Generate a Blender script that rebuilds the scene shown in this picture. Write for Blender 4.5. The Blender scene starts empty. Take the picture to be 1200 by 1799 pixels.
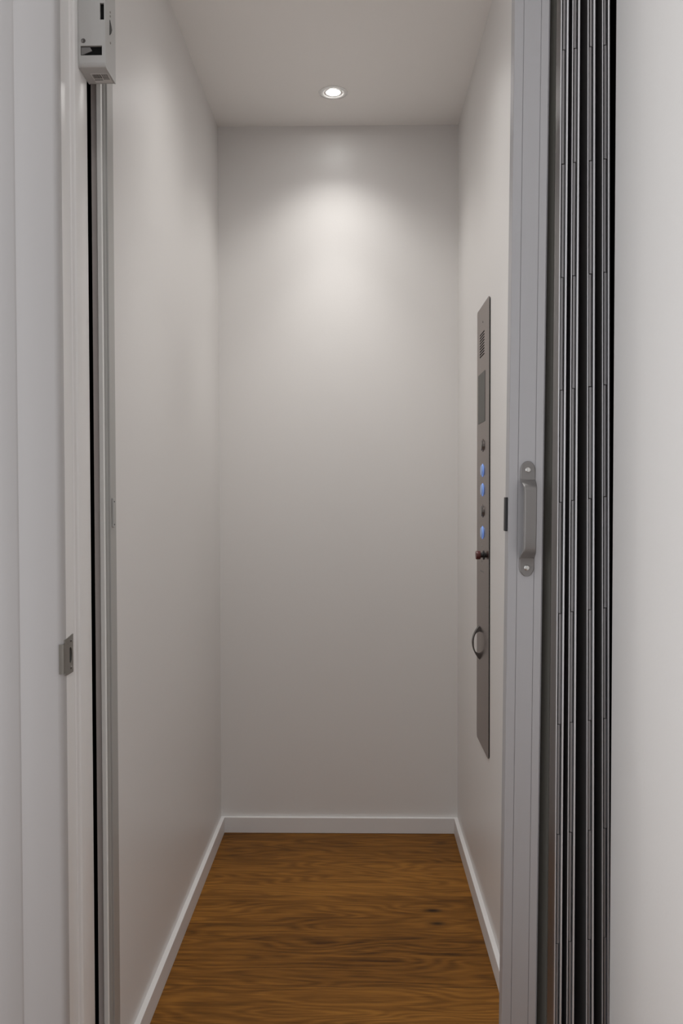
import bpy, bmesh, math, random
from mathutils import Vector, Matrix
random.seed(4)
S = bpy.context.scene
C = S.collection

# ------------------------------------------------------------------ materials
def lin(r, g, b):
    f = lambda v: (v/255)/12.92 if v/255 <= .04045 else ((v/255+.055)/1.055)**2.4
    return (f(r), f(g), f(b), 1)

def mat(name, col, rough=.5, metal=0, spec=.5, bump=0, bscale=(200, 200, 200), emit=None, estr=0, coat=0):
    m = bpy.data.materials.new(name); m.use_nodes = True
    nt = m.node_tree; N = nt.nodes; L = nt.links
    p = N['Principled BSDF']
    p.inputs['Base Color'].default_value = col
    p.inputs['Roughness'].default_value = rough
    p.inputs['Metallic'].default_value = metal
    p.inputs['Specular IOR Level'].default_value = spec
    p.inputs['Coat Weight'].default_value = coat
    if emit:
        p.inputs['Emission Color'].default_value = emit
        p.inputs['Emission Strength'].default_value = estr
    tc = N.new('ShaderNodeTexCoord'); mp = N.new('ShaderNodeMapping'); nz = N.new('ShaderNodeTexNoise')
    mp.inputs['Scale'].default_value = bscale
    nz.inputs['Scale'].default_value = 1.0; nz.inputs['Detail'].default_value = 3
    L.new(tc.outputs['Object'], mp.inputs['Vector']); L.new(mp.outputs[0], nz.inputs['Vector'])
    if bump:
        b = N.new('ShaderNodeBump'); b.inputs['Strength'].default_value = bump; b.inputs['Distance'].default_value = .002
        L.new(nz.outputs['Fac'], b.inputs['Height']); L.new(b.outputs[0], p.inputs['Normal'])
    else:
        # faint mottling of the surface
        mx = N.new('ShaderNodeMapRange'); mx.inputs['To Min'].default_value = rough*.94; mx.inputs['To Max'].default_value = min(1, rough*1.06)
        L.new(nz.outputs['Fac'], mx.inputs['Value']); L.new(mx.outputs[0], p.inputs['Roughness'])
    return m

def paint(name, col, rough=.42, bump=.08, spec=.5):
    return mat(name, col, rough, 0, spec, bump, (160, 160, 160))

M = {}
M['cab'] = paint('cab_wall_paint', (.74, .72, .705, 1), .38, .06)
M['ceil'] = paint('cab_ceiling_paint', (.90, .88, .86, 1), .5, .06)
M['skirt'] = paint('baseboard_enamel', (.78, .765, .76, 1), .4, .02)
M['hall'] = paint('hall_wall_paint', (.74, .73, .72, 1), .5, .08)
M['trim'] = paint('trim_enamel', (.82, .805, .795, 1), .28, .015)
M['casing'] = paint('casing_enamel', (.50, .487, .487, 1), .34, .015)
M['door'] = paint('door_enamel', (.765, .75, .735, 1), .5, .16, .35)
M['raw'] = mat('raw_panel_edge', (.74, .68, .66, 1), .8, 0, .3, .3, (60, 60, 9))
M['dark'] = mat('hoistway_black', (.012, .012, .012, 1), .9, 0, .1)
M['black'] = mat('black_plastic', (.012, .012, .013, 1), .45)
M['alu'] = mat('satin_aluminium', (.45, .445, .46, 1), .42, .55, .5, .05, (900, 900, 6))
M['alu2'] = mat('grey_anodised_slat', (.26, .25, .255, 1), .38, .7, .5)
M['alu_edge'] = mat('polished_slat_edge', (.66, .66, .68, 1), .32, .75, .5)
M['olive'] = mat('dark_flexible_strip', (.075, .072, .062, 1), .6)
M['chan'] = mat('channel_aluminium', (.84, .835, .815, 1), .42, 0, .5)
M['rail'] = mat('grey_rail_aluminium', (.46, .455, .44, 1), .42, .35)
M['handle'] = mat('grey_cast_handle', (.215, .205, .20, 1), .42, .35, .5)
M['screw'] = mat('bright_screw', (.62, .61, .59, 1), .25, 1)
M['plate'] = mat('worn_nickel', (.30, .285, .26, 1), .35, .9, .5, .12, (90, 90, 90))
M['lock'] = mat('lock_housing_plastic', (.50, .495, .485, 1), .4)
M['label'] = mat('paper_label', (.70, .69, .68, 1), .6)
M['ink'] = mat('label_ink', (.03, .03, .03, 1), .7)
M['steel'] = mat('brushed_stainless', (.33, .31, .302, 1), .17, 1, .5, .02, (30, 900, 4))
M['steel'].node_tree.nodes['Principled BSDF'].inputs['Specular Tint'].default_value = (.74, .70, .68, 1)
M['steel_dk'] = mat('darker_stainless', (.16, .15, .145, 1), .2, 1)
M['screen'] = mat('display_glass', (.115, .113, .105, 1), .4, 0, .06)
M['bow'] = mat('bow_handle_steel', (.17, .16, .155, 1), .22, 1)
M['knob'] = mat('red_knob_plastic', (.10, .022, .02, 1), .35)
M['blue'] = mat('blue_lit_ring', (.2, .35, .8, 1), .4, 0, .5, 0, (200, 200, 200), (.22, .38, 1, 1), .27)
M['cap'] = mat('button_steel', (.22, .21, .20, 1), .3, 1)
M['bluecap'] = mat('blue_lit_cap', (.25, .33, .5, 1), .35, .3, .5, 0, (200, 200, 200), (.3, .5, 1, 1), .16)
M['lens'] = mat('lamp_lens', (1, 1, 1, 1), .3, 0, .5, 0, (200, 200, 200), (1, .985, .96, 1), 70)
M['ring'] = mat('lamp_trim_metal', (.80, .80, .79, 1), .25, .35)

def add_smudge(m, pts, dark):
    """a few faint finger marks that belong to the painted wall (positions in metres)"""
    nt = m.node_tree; N = nt.nodes; L = nt.links; p = N['Principled BSDF']
    geo = N.new('ShaderNodeTexCoord'); base = p.inputs['Base Color'].default_value[:]
    prev = None
    for c, r in pts:
        d = N.new('ShaderNodeVectorMath'); d.operation = 'DISTANCE'; d.inputs[1].default_value = c
        L.new(geo.outputs['Object'], d.inputs[0])
        mr = N.new('ShaderNodeMapRange'); mr.inputs['From Min'].default_value = 0; mr.inputs['From Max'].default_value = r
        mr.inputs['To Min'].default_value = 1; mr.inputs['To Max'].default_value = 0
        L.new(d.outputs['Value'], mr.inputs['Value'])
        if prev is None: prev = mr.outputs[0]
        else:
            mx = N.new('ShaderNodeMath'); mx.operation = 'MAXIMUM'; L.new(prev, mx.inputs[0]); L.new(mr.outputs[0], mx.inputs[1]); prev = mx.outputs[0]
    mix = N.new('ShaderNodeMix'); mix.data_type = 'RGBA'
    mix.inputs['A'].default_value = base; mix.inputs['B'].default_value = (base[0]*dark, base[1]*dark, base[2]*dark, 1)
    L.new(prev, mix.inputs['Factor']); L.new(mix.outputs['Result'], p.inputs['Base Color'])

def wood_mat():
    m = bpy.data.materials.new('oak_planks'); m.use_nodes = True
    nt = m.node_tree; N = nt.nodes; L = nt.links; p = N['Principled BSDF']
    def math_(op, a, b=None, c=None):
        n = N.new('ShaderNodeMath'); n.operation = op
        for i, v in enumerate((a, b, c)):
            if v is None: continue
            if isinstance(v, (int, float)): n.inputs[i].default_value = v
            else: L.new(v, n.inputs[i])
        return n.outputs[0]
    tc = N.new('ShaderNodeTexCoord'); sx = N.new('ShaderNodeSeparateXYZ'); L.new(tc.outputs['Object'], sx.inputs[0])
    X, Y = sx.outputs['X'], sx.outputs['Y']
    PW = .2015
    t = math_('DIVIDE', math_('SUBTRACT', Y, 2.384), PW)
    row = math_('FLOOR', t); fr = math_('FRACT', t)
    rnd = math_('FRACT', math_('MULTIPLY_ADD', row, .37, 20.15))      # a tone for each plank
    # knots bend the grain around them
    warp = None; knot = None
    for kx, ky, rx, ry, k in ((.1845, 2.110, .024, .0095, 1), (.190, 2.046, .022, .009, .95), (.205, 1.909, .034, .006, .75), (.245, 2.522, .022, .012, .6), (-.010, 1.917, .028, .005, .5), (-.205, 2.03, .05, .004, .35)):
        dx = math_('DIVIDE', math_('SUBTRACT', X, kx), rx); dy = math_('DIVIDE', math_('SUBTRACT', Y, ky), ry)
        d2 = math_('ADD', math_('MULTIPLY', dx, dx), math_('MULTIPLY', dy, dy))
        core = math_('MULTIPLY', math_('EXPONENT', math_('MULTIPLY', d2, -1.1)), k)
        side = math_('MULTIPLY', dy, math_('EXPONENT', math_('MULTIPLY', d2, -.16)))
        wv = math_('MULTIPLY', side, .010*k)
        warp = wv if warp is None else math_('ADD', warp, wv)
        knot = core if knot is None else math_('ADD', knot, core)
    def noise(sxv, syv, detail=4, seed=0., rough=.6):
        cb = N.new('ShaderNodeCombineXYZ')
        L.new(math_('MULTIPLY', X, sxv), cb.inputs[0])
        L.new(math_('MULTIPLY', math_('SUBTRACT', Y, warp), syv), cb.inputs[1])
        L.new(math_('MULTIPLY_ADD', rnd, 40., seed), cb.inputs[2])
        n = N.new('ShaderNodeTexNoise'); n.inputs['Scale'].default_value = 1; n.inputs['Detail'].default_value = detail; n.inputs['Roughness'].default_value = rough
        L.new(cb.outputs[0], n.inputs['Vector']); return n.outputs['Fac']
    big = noise(1.7, 9, 2, 3.)
    # cathedral growth rings: contour lines of a stretched noise field
    rings = math_('MULTIPLY_ADD', math_('SINE', math_('MULTIPLY_ADD', big, 95., math_('MULTIPLY', Y, 160.))), .5, .5)
    fine = noise(12, 420, 4, 7.)
    mid = noise(3.2, 62, 4, 11.)
    patch = noise(2.2, 6, 2, 17.)
    v = math_('ADD', math_('MULTIPLY', math_('SUBTRACT', rings, .5), .24), math_('MULTIPLY', math_('SUBTRACT', fine, .5), .85))
    v = math_('ADD', v, math_('MULTIPLY', math_('SUBTRACT', mid, .5), .8))
    v = math_('ADD', v, math_('MULTIPLY', math_('SUBTRACT', patch, .5), .7))
    v = math_('ADD', v, math_('MULTIPLY', math_('SUBTRACT', rnd, .5), .30))
    vf = noise(26, 1000, 3, 23.)
    v = math_('ADD', v, math_('MULTIPLY', math_('SUBTRACT', vf, .5), .6))
    v = math_('ADD', v, .60)
    cr = N.new('ShaderNodeValToRGB'); e = cr.color_ramp.elements
    e[0].position = .10; e[0].color = (.050, .018, .003, 1)
    e[1].position = .95; e[1].color = (.33, .142, .024, 1)
    a = cr.color_ramp.elements.new(.38); a.color = (.145, .058, .0085, 1)
    a = cr.color_ramp.elements.new(.62); a.color = (.21, .086, .0135, 1)
    L.new(v, cr.inputs[0])
    mk = N.new('ShaderNodeMix'); mk.data_type = 'RGBA'; mk.inputs['B'].default_value = (.012, .006, .003, 1)
    L.new(math_('MINIMUM', math_('MULTIPLY', knot, 1.0), .93), mk.inputs['Factor']); L.new(cr.outputs[0], mk.inputs['A'])
    edge = math_('MINIMUM', fr, math_('SUBTRACT', 1., fr))
    seam = math_('LESS_THAN', edge, .0045)
    ms = N.new('ShaderNodeMix'); ms.data_type = 'RGBA'; ms.inputs['B'].default_value = (.03, .013, .006, 1)
    L.new(math_('MULTIPLY', seam, .6), ms.inputs['Factor']); L.new(mk.outputs['Result'], ms.inputs['A'])
    L.new(ms.outputs['Result'], p.inputs['Base Color'])
    p.inputs['Roughness'].default_value = .5; p.inputs['Specular IOR Level'].default_value = .14
    bp = N.new('ShaderNodeBump'); bp.inputs['Strength'].default_value = .12; bp.inputs['Distance'].default_value = .001
    L.new(v, bp.inputs['Height']); L.new(bp.outputs[0], p.inputs['Normal'])
    return m
M['wood'] = wood_mat()

# ------------------------------------------------------------------ mesh helpers
def bx(bm, a, b, bevel=0, seg=2):
    x0, y0, z0 = a; x1, y1, z1 = b
    r = bmesh.ops.create_cube(bm, size=1, matrix=Matrix.Translation(((x0+x1)/2, (y0+y1)/2, (z0+z1)/2)) @ Matrix.Diagonal((abs(x1-x0), abs(y1-y0), abs(z1-z0), 1)))
    if bevel:
        ed = {e for v in r['verts'] for e in v.link_edges}
        bmesh.ops.bevel(bm, geom=list(ed), offset=bevel, segments=seg, profile=.5, affect='EDGES')

def prism(bm, pts, z0, z1, axis='Z'):
    """extrude a closed outline; axis Z: pts=(x,y); axis Y: pts=(x,z); axis X: pts=(y,z)"""
    def P(p, h):
        return {'Z': (p[0], p[1], h), 'Y': (p[0], h, p[1]), 'X': (h, p[0], p[1])}[axis]
    a = [bm.verts.new(P(p, z0)) for p in pts]; b = [bm.verts.new(P(p, z1)) for p in pts]
    n = len(pts)
    fs = [bm.faces.new(a), bm.faces.new(b)]
    for i in range(n): fs.append(bm.faces.new((a[i], a[(i+1) % n], b[(i+1) % n], b[i])))
    bmesh.ops.recalc_face_normals(bm, faces=fs)

def lathe(bm, prof, centre, axis='X', n=32):
    """revolve (radius, height) profile about an axis through centre; height along +axis"""
    rows = []
    for r, h in prof:
        row = []
        for k in range(n):
            t = 2*math.pi*k/n; u, w = r*math.cos(t), r*math.sin(t)
            v = {'X': (h, u, w), 'Y': (u, h, w), 'Z': (u, w, h)}[axis]
            row.append(bm.verts.new(Vector(v)+Vector(centre)))
        rows.append(row)
    fs = []
    for a, b in zip(rows, rows[1:]):
        for k in range(n): fs.append(bm.faces.new((a[k], a[(k+1) % n], b[(k+1) % n], b[k])))
    fs.append(bm.faces.new(rows[0])); fs.append(bm.faces.new(rows[-1]))
    bmesh.ops.recalc_face_normals(bm, faces=fs)

def rrect(u0, w0, u1, w1, r, n=6):
    pts = []
    for cx, cy, a0 in ((u1-r, w1-r, 0), (u0+r, w1-r, 90), (u0+r, w0+r, 180), (u1-r, w0+r, 270)):
        for k in range(n+1):
            a = math.radians(a0+90*k/n); pts.append((cx+r*math.cos(a), cy+r*math.sin(a)))
    return pts

def obj(name, bm, m, parent=None, smooth=False, label=None):
    me = bpy.data.meshes.new(name); bm.normal_update(); bm.to_mesh(me); bm.free()
    for mm in (m if isinstance(m, (list, tuple)) else [m]): me.materials.append(mm)
    o = bpy.data.objects.new(name, me); C.objects.link(o)
    if smooth:
        for p in me.polygons: p.use_smooth = True
        try: me.set_sharp_from_angle(angle=math.radians(32))
        except Exception: pass
    if parent: o.parent = parent
    if label: o['label'] = label
    return o
def nb(): return bmesh.new()
def thing(name, label, cat, loc=(0, 0, 0), group=None):
    o = bpy.data.objects.new(name, None); o.empty_display_size = .05; C.objects.link(o); o.location = loc
    o['label'] = label; o['category'] = cat
    if group: o['group'] = group
    return o
def tag(o, label, cat, group=None):
    o['label'] = label; o['category'] = cat
    if group: o['group'] = group
    return o
def struct(name, bm, m, label, cat, parent=None, smooth=False):
    o = obj(name, bm, m, parent, smooth); o['kind'] = 'structure'; o['label'] = label; o['category'] = cat
    return o
def box_obj(a, b, bevel=0, seg=2):
    bm = nb(); bx(bm, a, b, bevel, seg); return bm

# ------------------------------------------------------------------ the setting
H = 2.134                       # cab height
XL, XR, YB = -.418, .303, 2.6   # cab inner faces
YF = 1.43                       # cab front

struct('wall_back', box_obj((-.44, YB, -.02), (.46, YB+.02, H+.02)), M['cab'], 'plain pale grey back wall of the elevator cab under the downlight', 'wall')
bm = nb(); bx(bm, (XL-.022, YF, -.02), (-.4288, 1.4805, H+.02)); bx(bm, (XL-.022, 1.4805, -.02), (XL, YB, H+.02))   # rebated for the channel
ow = struct('wall_left', bm, [M['cab'], M['raw']], 'pale grey left side wall of the elevator cab', 'wall')
for p in ow.data.polygons:
    if p.normal.y < -.9: p.material_index = 1
# right wall, with the pocket that takes the folded gate
bm = nb(); bx(bm, (XR, 1.575, -.02), (XR+.02, YB, H+.02)); bx(bm, (XR+.02, 1.575, -.02), (.465, 1.59, H+.02)); bx(bm, (.465, YF, -.02), (.48, 1.59, H+.02))
struct('wall_right', bm, M['cab'], 'pale grey right side wall of the elevator cab carrying the steel control panel', 'wall')
bm = nb(); bx(bm, (-.44, YF, H), (.48, YB+.02, H+.02))
oc = struct('ceiling', bm, M['ceil'], 'flat pale grey cab ceiling with a recessed downlight', 'ceiling')
bm = nb(); bx(bm, (-.44, 1.405, -.02), (.48, YB+.02, 0))
struct('floor', bm, M['wood'], 'brown oak plank floor of the elevator cab with dark knots', 'floor')
BH, BT = .0475, .0115
struct('baseboard_back', box_obj((XL, YB-BT, 0), (XR, YB, BH), .0012), M['skirt'], 'white baseboard along the back wall of the cab', 'baseboard')
struct('baseboard_left', box_obj((XL, 1.485, 0), (XL+BT, YB-BT, BH), .0012), M['skirt'], 'white baseboard along the left wall of the cab', 'baseboard')
struct('baseboard_right', box_obj((XR-BT, 1.59, 0), (XR, YB-BT, BH), .0012), M['skirt'], 'white baseboard along the right wall of the cab', 'baseboard')

# landing wall with the doorway, its lining, stop and casing
JL, JR = -.4336, .4575
DH = 2.07
bm = nb()
bx(bm, (-1.4, 1.266, 0), (JL-.018, 1.36, 2.5)); bx(bm, (JR+.018, 1.266, 0), (1.4, 1.36, 2.5)); bx(bm, (JL-.018, 1.266, DH+.018), (JR+.018, 1.36, 2.5))
struct('wall_front', bm, M['hall'], 'white landing wall around the elevator doorway', 'wall')
bm = nb()                        # door lining with built-in stop, left + head + right
prism(bm, [(JL-.018, 1.2667), (JL, 1.2667), (JL, 1.3035), (JL+.002, 1.305), (JL+.0055, 1.305), (JL+.0078, 1.3065), (JL+.0086, 1.309), (JL+.0086, 1.3605), (JL+.0075, 1.3645), (JL+.0055, 1.366), (JL-.018, 1.366)], 0, DH)
bx(bm, (JL-.018, 1.2667, DH), (JR+.018, 1.366, DH+.018)); bx(bm, (JR, 1.2667, 0), (JR+.018, 1.366, DH))
struct('trim_1', bm, M['trim'], 'white painted door lining and stop at the left of the elevator doorway', 'door frame', smooth=True)
bm = nb()                        # casing, moulded outline
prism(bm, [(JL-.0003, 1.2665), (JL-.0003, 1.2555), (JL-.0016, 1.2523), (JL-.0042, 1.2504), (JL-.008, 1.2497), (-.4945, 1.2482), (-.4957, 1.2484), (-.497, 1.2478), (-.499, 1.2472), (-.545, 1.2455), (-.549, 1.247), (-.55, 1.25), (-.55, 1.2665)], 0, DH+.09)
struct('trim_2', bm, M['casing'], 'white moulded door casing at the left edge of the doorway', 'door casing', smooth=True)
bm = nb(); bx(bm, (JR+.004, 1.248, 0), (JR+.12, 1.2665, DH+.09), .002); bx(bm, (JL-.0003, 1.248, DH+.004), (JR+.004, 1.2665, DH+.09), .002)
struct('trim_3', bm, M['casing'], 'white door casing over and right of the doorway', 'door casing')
bm = nb(); bx(bm, (-1.4, -1.6, -.02), (1.4, 1.37, 0))
struct('floor_landing', bm, M['wood'], 'oak plank floor of the landing in front of the elevator', 'floor')
bm = nb(); bx(bm, (-1.4, -1.6, 2.5), (1.4, 1.266, 2.52))
struct('ceiling_landing', bm, M['hall'], 'white ceiling of the landing', 'ceiling')
# dark lift shaft round the cab
bm = nb()
bx(bm, (-.62, 1.36, -.3), (-.60, 2.75, 2.5)); bx(bm, (.62, 1.36, -.3), (.64, 2.75, 2.5)); bx(bm, (-.62, 2.73, -.3), (.64, 2.75, 2.5))
bx(bm, (-.62, 1.36, 2.48), (.64, 2.75, 2.5)); bx(bm, (-.62, 1.37, -.3), (.64, 2.75, -.28))
struct('wall_hoistway', bm, M['dark'], 'dark lift shaft seen in the gap at the left of the cab', 'wall')
# open landing door
bm = nb(); bx(bm, (0, -.79, .01), (.036, 0, 2.05), .0025, 3)
od = struct('door_1', bm, M['door'], 'plain white landing door standing open at the right of the folded gate', 'door', smooth=True)
od.location = (.4140, 1.408, 0); od.rotation_euler = (0, .0016, 0)

# ------------------------------------------------------------------ downlights
def downlight(x, y, label, group, size, energy, core, tilt=0):
    t = thing('recessed_downlight', label, 'downlight', (x, y, H), group)
    bm = nb(); n = 48
    prof = [(.0255, .012), (.0262, -.0005), (.029, -.0022), (.036, -.0026), (.0395, -.0012), (.0398, .0), (.0398, .001)]
    lathe(bm, prof, (0, 0, 0), 'Z', n)
    bmesh.ops.delete(bm, geom=[f for f in bm.faces if len(f.verts) > 4], context='FACES')
    obj('trim_ring', bm, M['ring'], t, True)
    bm = nb(); lathe(bm, [(.0255, .003), (.0255, .001), (.019, .000), (.009, -.0008), (.002, -.001)], (0, 0, 0), 'Z', n)
    obj('lens', bm, M['lens'], t, True, 'glowing white lens')
    L = bpy.data.lights.new('downlight_beam', 'SPOT'); L.energy = energy; L.spot_size = math.radians(size); L.spot_blend = 1; L.shadow_soft_size = .02
    L.color = (1, .985, .955)
    lo = bpy.data.objects.new('downlight_beam', L); C.objects.link(lo); lo.parent = t; lo.location = (0, 0, -.012); lo.rotation_euler = (math.radians(tilt), 0, 0)
    K = bpy.data.lights.new('downlight_core', 'SPOT'); K.energy = core; K.spot_size = math.radians(66); K.spot_blend = 1; K.shadow_soft_size = .02; K.color = L.color
    ko = bpy.data.objects.new('downlight_core', K); C.objects.link(ko); ko.parent = t; ko.location = (0, 0, -.012)
    return t
downlight(-.0645, 2.386, 'small round lit downlight in the cab ceiling close to the back wall', None, 118, 7.4, 13)
downlight(-.0645, 1.68, 'round lit downlight in the cab ceiling nearer the doorway', None, 128, 11, 12, 24)

# ------------------------------------------------------------------ aluminium channel on the left cab edge
t = thing('gate_channel', 'tall ribbed aluminium channel on the front edge of the left cab wall', 'channel', (0, 0, 0))
bm = nb()
x0, x1 = -.4286, -.4172
prism(bm, [(x0, 1.4295), (x0, 1.421), (x0+.001, 1.42), (-.4212, 1.42), (-.4204, 1.4208), (-.4204, 1.4255), (-.4262, 1.4265), (-.4262, 1.4295)], .001, 2.1)
obj('front_angle', bm, M['chan'], t, False, 'pale front lip of the channel')
bm = nb()
prism(bm, [(-.4285, 1.4296), (-.4262, 1.4296), (-.4262, 1.4372), (-.4198, 1.4385), (-.4192, 1.44), (-.4196, 1.4415), (-.4232, 1.442), (-.4232, 1.4441), (x1-.0005, 1.4448), (x1, 1.4458), (x1, 1.478), (x1-.0006, 1.4792), (-.4179, 1.4803), (-.4285, 1.4803)], .001, 2.1)
obj('side_rail', bm, M['rail'], t)
bm = nb(); bx(bm, (x1-.0002, 1.4525, .978), (x1+.0032, 1.4605, 1.028), .001)
obj('catch_plate', bm, M['rail'], t)
for z in (.983, 1.022):
    bm = nb(); lathe(bm, [(.0014, 0), (.0012, .0006)], (x1+.0032, 1.4562, z), 'X', 10)
    obj('screw', bm, M['black'], t, True, 'dark screw of the catch plate')

# ------------------------------------------------------------------ strike plate on the left lining
t = thing('strike_plate', 'small worn nickel strike plate with a lip set in the left door lining', 'strike plate', (JL, 1.26, .767))
def stk_pts():
    return [(1.2565, .767), (1.2915, .7655), (1.2935, .769), (1.2935, .820), (1.2925, .8235), (1.283, .8215), (1.2565, .8195)]
bm = nb()
# plate as strips round a D-shaped hole
ring_o = [(1.2565, .767), (1.268, .7655), (1.2935, .7655), (1.2935, .793), (1.2935, .8235), (1.27, .8205), (1.2565, .8195), (1.2565, .793)]
ring_i = [(1.2765, .783), (1.2815, .781), (1.286, .785), (1.2875, .7935), (1.286, .802), (1.2815, .806), (1.2765, .804), (1.2765, .7935)]
xs = (JL+.0014, JL-.0002)
vo = [[bm.verts.new((x, p[0], p[1])) for p in ring_o] for x in xs]; vi = [[bm.verts.new((x, p[0], p[1])) for p in ring_i] for x in xs]
fs = []
for i in range(8):
    j = (i+1) % 8
    fs += [bm.faces.new((vo[0][i], vo[0][j], vi[0][j], vi[0][i])), bm.faces.new((vo[0][i], vo[1][i], vo[1][j], vo[0][j])), bm.faces.new((vi[0][i], vi[0][j], vi[1][j], vi[1][i])), bm.faces.new((vo[1][i], vi[1][i], vi[1][j], vo[1][j]))]
bmesh.ops.recalc_face_normals(bm, faces=fs)
o = obj('plate', bm, M['plate'], t); o.matrix_parent_inverse = Matrix.Translation(t.location).inverted()
bm = nb()                     # lip bending over the corner
prism(bm, [(JL+.0012, 1.2568), (JL+.0022, 1.2535), (JL+.0016, 1.2495), (JL-.0016, 1.2468), (JL-.0042, 1.2462), (JL-.0042, 1.2478), (JL-.001, 1.2492), (JL+.0002, 1.2515), (JL+.0001, 1.2568)], .771, .8145)
o = obj('lip', bm, M['plate'], t, True); o.matrix_parent_inverse = Matrix.Translation(t.location).inverted()
for z in (.7735, .8145):
    bm = nb(); lathe(bm, [(.0022, .0), (.0018, .0009), (.0005, .0004)], (JL+.0012, 1.283, z), 'X', 14)
    o = obj('screw', bm, M['steel_dk'], t, True); o.matrix_parent_inverse = Matrix.Translation(t.location).inverted()
bm = nb(); prism(bm, ring_i, JL+.0001, JL+.0003, 'X')
o = obj('latch_hole', bm, M['black'], t, False, 'dark rounded latch opening'); o.matrix_parent_inverse = Matrix.Translation(t.location).inverted()

# ------------------------------------------------------------------ door lock box at the upper left
LX0, LX1, LY0, LY1, LZ = -.4248, -.3823, 1.318, 1.3725, 1.686
t = thing('door_lock', 'pale grey door lock box mounted on the left door stop at the top', 'lock', (LX0, LY0, LZ))
inv = Matrix.Translation(t.location).inverted()
def tp(o): o.matrix_parent_inverse = inv; return o
LT = 2.02
# front cover: grid of cells with pocketed openings, rounded toe
bm = nb()
pockets = [(-.3905, -.3842, 1.757, 1.782), (-.4207, -.3878, 1.7035, 1.718)]
xsn = sorted({LX0+.0015, LX1-.0014, *[p[0] for p in pockets], *[p[1] for p in pockets]})
zsn = sorted({LZ+.006, LT, *[p[2] for p in pockets], *[p[3] for p in pockets]})
vg = {}
def gv(i, k, y):
    key = (i, k, y)
    if key not in vg: vg[key] = bm.verts.new((xsn[i], y, zsn[k]))
    return vg[key]
fs = []
DP = .004
for i in range(len(xsn)-1):
    for k in range(len(zsn)-1):
        xm, zm = (xsn[i]+xsn[i+1])/2, (zsn[k]+zsn[k+1])/2
        ins = any(a < xm < b and c < zm < d for a, b, c, d in pockets)
        if not ins:
            fs.append(bm.faces.new((gv(i, k, LY0), gv(i+1, k, LY0), gv(i+1, k+1, LY0), gv(i, k+1, LY0))))
for a, b, c, d in pockets:      # pocket walls
    i0, i1, k0, k1 = xsn.index(a), xsn.index(b), zsn.index(c), zsn.index(d)
    for i in range(i0, i1):
        for k in (k0, k1): fs.append(bm.faces.new((gv(i, k, LY0), gv(i+1, k, LY0), gv(i+1, k, LY0+DP), gv(i, k, LY0+DP))))
    for k in range(k0, k1):
        for i in (i0, i1): fs.append(bm.faces.new((gv(i, k, LY0), gv(i, k+1, LY0), gv(i, k+1, LY0+DP), gv(i, k, LY0+DP))))
tp(obj('front_cover', bm, M['lock'], t))
bm = nb()                        # hollow body: toe + sides
prism(bm, [(LY0+.0001, LZ+.006), (LY0+.0008, LZ+.003), (LY0+.0028, LZ+.0008), (LY0+.006, LZ), (LY1, LZ), (LY1, LZ+.002), (LY0+.006, LZ+.002), (LY0+.003, LZ+.004), (LY0+.002, LZ+.006)], LX0+.0015, LX1-.0014, 'X')
bx(bm, (LX0+.0015, LY1-.002, LZ+.002), (LX1-.0014, LY1, LT))
tp(obj('housing', bm, M['lock'], t, True))
for xa, xb in ((LX0, LX0+.0014), (LX1-.0013, LX1)):
    bm = nb()
    prism(bm, [(LY0-.0006, LZ+.006), (LY0+.0002, LZ+.0025), (LY0+.002, LZ+.0004), (LY0+.006, LZ-.0006), (LY1, LZ-.0006), (LY1, LT), (LY0-.0006, LT)], xa, xb, 'X')
    tp(obj('side_plate', bm, M['lock'], t))
bm = nb(); bx(bm, (-.4225, LY0+.0041, 1.70), (-.384, LY0+.008, 1.79)); tp(obj('slot_shade_slab', bm, M['dark'], t, False, 'black slab giving the shallow openings their shade'))  # near-black backing paints deep shade into the shallow pockets
bm = nb(); prism(bm, [(-.4200, 1.7165), (-.4065, 1.7165), (-.4035, 1.711), (-.408, 1.7095), (-.4165, 1.706), (-.4200, 1.705)], LY0+.002, LY0+.0042, 'Y'); tp(obj('lock_lever', bm, M['handle'], t, False, 'grey lever inside the wide opening'))
bm = nb(); lathe(bm, [(.0034, 0), (.0034, -.0007), (.0029, -.001), (.002, -.0006), (.0016, -.0004)], (-.4162, LY0+.0002, 1.7255), 'Y', 20); tp(obj('screw', bm, M['steel_dk'], t, True, 'dark recessed screw'))
# paper label with a bar code under the box
bm = nb(); bx(bm, (-.4125, LY0+.021, LZ-.0003), (-.3855, LY1-.004, LZ+.0001)); lab = tp(obj('label', bm, M['label'], t))
bm = nb()
x = -.411
while x < -.3975:
    w = random.choice((.0004, .0006, .001)); bx(bm, (x, LY0+.023, LZ-.0005), (x+w, LY0+.036, LZ-.0002)); x += w+random.choice((.0004, .0007))
for r in range(7):
    x = -.3962
    while x < -.387:
        w = random.uniform(.0008, .0022); bx(bm, (x, LY0+.0225+r*.0026, LZ-.0005), (min(x+w, -.3865), LY0+.0238+r*.0026, LZ-.0002)); x += w+.0006
x = -.411
while x < -.3985:
    w = random.uniform(.0008, .0018); bx(bm, (x, LY0+.039, LZ-.0005), (x+w, LY0+.042, LZ-.0002)); x += w+.0006
obj('barcode', bm, M['ink'], lab)
# key slot and release on the right-hand side plate
bm = nb(); prism(bm, [(LY0+.022, 1.745), (LY0+.030, 1.752), (LY0+.034, 1.759), (LY0+.030, 1.764), (LY0+.023, 1.769)], LX1, LX1+.0008, 'X'); tp(obj('key_slot', bm, M['black'], t))
for z in (1.735, 1.776, 1.782):
    bm = nb(); lathe(bm, [(.0019, 0), (.0014, .0009)], (LX1, LY0+.026, z), 'X', 12); tp(obj('side_screw', bm, M['plate'], t, True))

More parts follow.
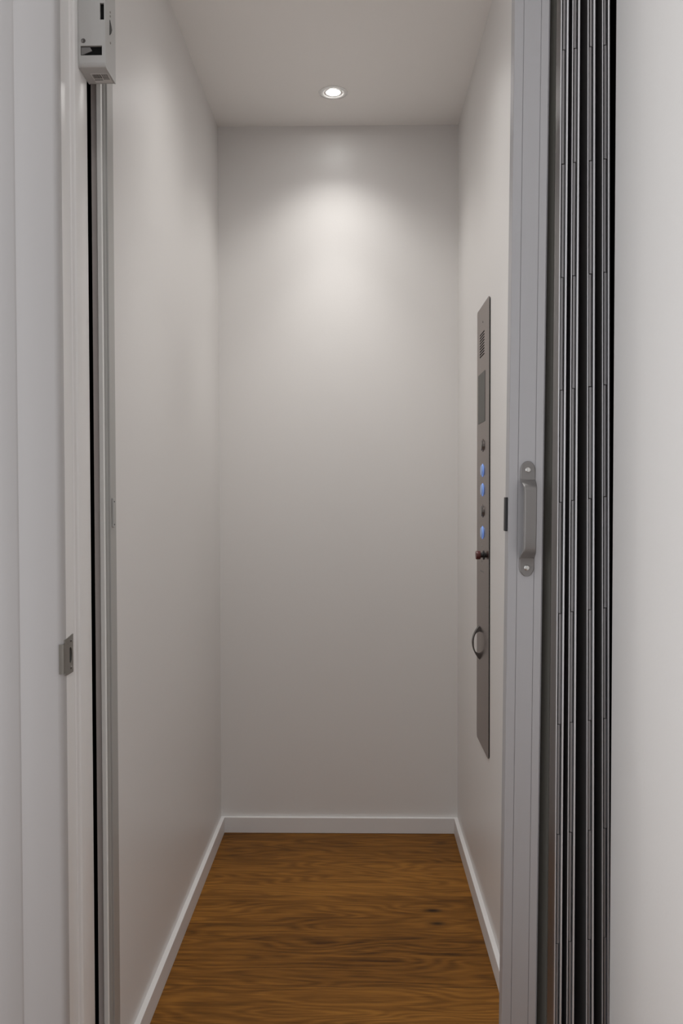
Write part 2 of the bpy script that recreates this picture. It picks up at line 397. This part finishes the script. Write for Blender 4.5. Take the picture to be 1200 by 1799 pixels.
# ------------------------------------------------------------------ control panel on the right cab wall
PX = XR-.0025
PY0, PY1, PZ0, PZ1 = 1.983, 2.178, .420, 1.484
t = thing('control_panel', 'tall brushed steel control panel with buttons on the right cab wall', 'control panel', (XR, 2.08, PZ0))
inv = Matrix.Translation(t.location).inverted()
bm = nb()
prism(bm, rrect(PY0, PZ0, PY1, PZ1, .009), XR, PX, 'X')
tp(obj('faceplate', bm, M['steel'], t))
bm = nb(); prism(bm, rrect(PY0-.004, PZ0+.003, PY1-.01, PZ1-.003, .009), XR, XR-.0014, 'X'); tp(obj('edge_shadow_strip', bm, M['dark'], t, False, 'thin dark strip drawing the shadow line at the plate edge'))  # near-black sheet peeking past the plate, painted stand-in for its shadow line
bm = nb()
for i in range(11):
    for k in range(9):
        
        lathe(bm, [(.0020, 0), (.0019, -.0003)], (PX, 2.061+i*.0068, 1.365+k*.0066), 'X', 8)
tp(obj('speaker_grille', bm, M['dark'], t, False, 'block of small round speaker holes'))
bm = nb(); lathe(bm, [(.0025, 0), (.002, -.0005)], (PX, 2.083, 1.443), 'X', 12); tp(obj('microphone_hole', bm, M['black'], t))
bm = nb(); prism(bm, rrect(2.045, 1.204, 2.156, 1.3235, .002), PX, PX-.0006, 'X'); tp(obj('display', bm, M['screen'], t, False, 'dark grey display window'))
for z, lit in ((1.1485, 0), (1.0885, 1), (1.042, 1), (.991, 0), (.9395, 1)):
    bm = nb(); lathe(bm, [(.0158, 0), (.0158, -.0008), (.0148, -.0014), (.0132, -.0014)], (PX, 2.080, z), 'X', 32)
    b = tp(obj('button', bm, M['blue'] if lit else M['steel'], t, True, 'call button with a glowing blue ring' if lit else 'plain steel call button, unlit'))
    bm = nb(); lathe(bm, [(.0126, -.001), (.0126, -.0034), (.0118, -.0042), (.008, -.0046), (.002, -.0047)], (PX, 2.080, z), 'X', 32)
    obj('button_cap', bm, M['bluecap'] if lit else M['cap'], b, True)
bm = nb(); lathe(bm, [(.011, 0), (.011, -.0015), (.0062, -.002), (.0058, -.0082), (.0064, -.0083)], (PX, 2.062, .8865), 'X', 28)
kn = tp(obj('stop_switch', bm, M['black'], t, True, 'black neck of the stop knob'))
bm = nb(); lathe(bm, [(.0066, -.0078), (.0098, -.0082), (.0102, -.0092), (.0102, -.0175), (.0095, -.0187), (.004, -.0192), (.001, -.0192)], (PX, 2.062, .8865), 'X', 28)
obj('knob', bm, M['knob'], kn, True, 'dark red push-pull knob')
bm = nb()                      # small engraved line of marks below and around the switch
for i in range(9): bx(bm, (PX, 2.060+i*.0075, .8435), (PX-.0002, 2.0645+i*.0075, .8465))
tp(obj('engraving', bm, M['steel_dk'], t))
for z in (.868, .905):
    bm = nb(); bx(bm, (PX, 2.088, z), (PX-.0002, 2.104, z+.003)); tp(obj('engraved_mark', bm, M['steel_dk'], t))
bm = nb()                      # bow handle: pointed ends, open oval grip
zc, hh, dd = .6655, .0415, .0182
out = [(PX-dd*math.sin(math.pi*(.5+.5*s))if False else PX-dd*math.cos(s*math.pi/2)**.8, zc+hh*s) for s in [(-1+2*k/28) for k in range(29)]]
hi, di = .0278, .0142
inn = [(PX-di*(1-abs(s)**2.6)**.5 if abs(s) < 1 else PX, zc+hi*s) for s in [(1-2*k/28) for k in range(29)]]
prism(bm, out+inn, 2.126, 2.141, 'Y')
tp(obj('pull_handle', bm, M['bow'], t, True, 'steel bow-shaped pull with pointed ends'))
t.location.y -= .012

# ------------------------------------------------------------------ folding gate, drawn open to the right
g = thing('folding_gate', 'grey aluminium accordion gate folded together at the right of the doorway', 'gate', (.2673, 1.42, 0))
GZ0, GZ1 = .012, 2.05
def lean(o, x, y, slope):       # stands on the sill, leaning a little sideways
    o.location = (x-.2673, y-1.42, 0); o.rotation_euler = (0, math.atan(slope), 0); return o
w = .029
def groove(x): return [(x-.0006, 0), (x-.0003, .0012), (x+.0003, .0012), (x+.0006, 0)]
bm = nb()
pts = [(-w, .029), (-w, .0012), (-w+.0008, 0)]+groove(-w+.015)+groove(-w+.0432)+[(w-.0025, 0), (w, .0025), (w, .029)]
prism(bm, pts, GZ0, GZ1)
post = lean(obj('lead_post', bm, M['alu'], g), .2673, 1.42, .0102)
bm = nb(); bx(bm, (-w-.0042, .006, .972), (-w, .020, 1.028), .0008); obj('magnetic_catch', bm, M['black'], post, False, 'small black magnetic catch')
# pull handle: flat rounded ends, raised grip
bm = nb()
zs = [(-.095, 0, .0), (-.094, 0, .0045), (-.0915, 0, .0078), (-.088, 0, .0102), (-.0835, 0, .0119), (-.079, 0, .0124), (-.068, .0002, .0124), (-.0645, .002, .0123), (-.0605, .009, .0118), (-.0555, .0185, .0108), (-.052, .0235, .0102), (-.047, .0258, .0099), (-.03, .0268, .0098), (0, .0272, .0098)]
prof = zs+[(-z, h, hw) for z, h, hw in reversed(zs[:-1])]
HT = .0042
secs = []
for z, h, hw in prof:
    hw = max(hw, .0006)
    cz = .993+z
    c = min(.0016, hw*.4)
    lip = .0062*min(1, h/.02)         # the grip has turned-down edges
    row = [(-hw, -h-HT+c), (-hw+c, -h-HT), (hw-c, -h-HT), (hw, -h-HT+c), (hw, -h+lip), (hw-.0022 if hw > .004 else hw*.6, -h+lip), (hw-.0022 if hw > .004 else hw*.6, -h), (-hw+.0022 if hw > .004 else -hw*.6, -h), (-hw+.0022 if hw > .004 else -hw*.6, -h+lip), (-hw, -h+lip)]
    secs.append([bm.verts.new((a+.0018, min(b, 0), cz)) for a, b in row])
for a, b in zip(secs, secs[1:]):
    for k in range(10): bm.faces.new((a[k], a[(k+1) % 10], b[(k+1) % 10], b[k]))
bm.faces.new(secs[0]); bm.faces.new(secs[-1])
bmesh.ops.recalc_face_normals(bm, faces=bm.faces)
hd = obj('handle', bm, M['handle'], post, True, 'grey cast pull handle with rounded ends')
for z in (.993-.0805, .993+.0805):
    bm = nb(); lathe(bm, [(.0046, -HT), (.0046, -HT-.0006), (.0036, -HT-.0016), (.0015, -HT-.0020), (.0004, -HT-.0020)], (.0018, 0, z), 'Y', 20)
    obj('screw', bm, M['screw'], hd, True, 'bright cross-head screw')
# flexible strip joining the post to the first fold
bm = nb(); prism(bm, [(-.0105, .026), (-.0095, .020), (-.003, .013), (.004, .0065), (.0055, .0075), (.0045, .011), (-.002, .018), (-.006, .026)], GZ0, GZ1)
lean(obj('joining_strip', bm, M['olive'], g), .3100, 1.42, .006)
# four folds: two slats, a hinge barrel, bright edges
folds = [(.3316, .0033, 1.4225), (.3531, .0018, 1.424), (.3868, -.0030, 1.425), (.4136, -.0047, 1.426)]
XB = [(.3205, .004), (.3440, .0025), (.3705, -.0006), (.4010, -.0044), (.4290, -.0055)]
BR = [1.02+.184*k for k in range(-6, 6)]
for n, (x, sl, y) in enumerate(folds):
    xl, xr = XB[n][0]-x, XB[n+1][0]-x
    # left slat, with a thin rolled edge in front
    bm = nb(); prism(bm, [(-.0048, .0), (-.0036, -.0006), (-.0034, .006), (xl+.0022, .098), (xl+.0002, .098), (-.0050, .008)], GZ0, GZ1)
    lean(obj('slat', bm, M['alu2'], g), x, y, sl)
    bm = nb(); bx(bm, (-.0056, -.0022, GZ0), (-.0040, .0012, GZ1), .0004); lean(obj('slat_edge', bm, M['alu_edge'], g, False, 'bright thin front edge of a slat'), x, y, sl)
    # right slat, with a wider edge
    bm = nb(); prism(bm, [(.0040, .002), (.0062, .002), (.0064, .008), (xr-.0002, .098), (xr-.0022, .098), (.0044, .010)], GZ0, GZ1)
    lean(obj('slat', bm, M['alu2'], g), x, y, sl)
    bm = nb(); bx(bm, (.0038, -.0028, GZ0), (.0068, .0022, GZ1), .0007); lean(obj('slat_edge', bm, M['alu_edge'], g, False, 'bright wider front edge of a slat'), x, y, sl)
    # hinge barrel in alternating knuckles
    bm = nb()
    cuts = [GZ0]+[z+.003*n for z in BR if GZ0+.03 < z < GZ1-.03]+[GZ1]
    for k, (a, b) in enumerate(zip(cuts, cuts[1:])):
        ox = -.0004 if (k+n) % 2 else .0005
        lathe(bm, [(.0022, a+.0004), (.0028, a+.0008), (.0028, b-.0008), (.0022, b-.0004)], (ox-.0002, .0022, 0), 'Z', 14)
    lean(obj('hinge', bm, M['alu2'], g, True), x, y, sl)
for n, (xb, sl) in enumerate(XB):
    if n == 4: continue
    bm = nb(); lathe(bm, [(.0036, GZ0), (.0036, GZ1)], (0, .1, 0), 'Z', 12); lean(obj('rear_hinge', bm, M['alu2'], g, True), xb, 1.424, sl)

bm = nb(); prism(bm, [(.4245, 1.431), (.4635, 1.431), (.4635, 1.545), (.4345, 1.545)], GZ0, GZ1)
o = obj('gap_shade_filler', bm, M['dark'], g, False, 'dark filler for the shade in the gap at the wall end of the gate'); o.location = (-.2673, -1.42, 0)  # near-black block added so the gap beside the last fold reads as shade

# ------------------------------------------------------------------ light
W = bpy.data.worlds.new('World'); S.world = W; W.use_nodes = True
bg = W.node_tree.nodes['Background']; bg.inputs[0].default_value = (.97, .98, 1.0, 1); bg.inputs[1].default_value = 1
# added ambient fill, boosted from the left to brighten the open door leaf
N, L = W.node_tree.nodes, W.node_tree.links
wt = N.new('ShaderNodeTexCoord'); ws = N.new('ShaderNodeSeparateXYZ')
L.new(wt.outputs['Generated'], ws.inputs[0])
def wmath(op, a, b):
    n = N.new('ShaderNodeMath'); n.operation = op
    for k, v in enumerate((a, b)):
        if isinstance(v, (int, float)): n.inputs[k].default_value = v
        else: L.new(v, n.inputs[k])
    return n.outputs[0]
left = wmath('MAXIMUM', wmath('MULTIPLY', ws.outputs['X'], -1.), 0.)
L.new(wmath('ADD', wmath('MULTIPLY', wmath('MULTIPLY', left, left), 2.05), .56), bg.inputs[1])
A = bpy.data.lights.new('landing_lamp', 'AREA'); A.shape = 'DISK'; A.size = .35; A.energy = 2; A.color = (1, .985, .965)
ao = bpy.data.objects.new('landing_lamp', A); C.objects.link(ao); ao.location = (-.1, .35, 2.47)

# ------------------------------------------------------------------ camera
cam = bpy.data.cameras.new('camera'); co = bpy.data.objects.new('camera', cam); C.objects.link(co)
cam.sensor_width = 36; cam.lens = 1510/1799*36; cam.clip_start = .02
co.location = (0, 0, 1.038)
f = 1510.
yaw, pitch, roll = math.atan(28/f), math.atan(35.5/f), math.radians(-.12)
co.matrix_world = Matrix.Translation(co.location) @ (Matrix.Rotation(yaw, 4, 'Z') @ Matrix.Rotation(math.pi/2-pitch, 4, 'X') @ Matrix.Rotation(roll, 4, 'Z'))
S.camera = co
S.view_settings.view_transform = 'Standard'; S.view_settings.look = 'None'; S.view_settings.gamma = 1; S.view_settings.use_curve_mapping = False
S.view_settings.exposure = 0
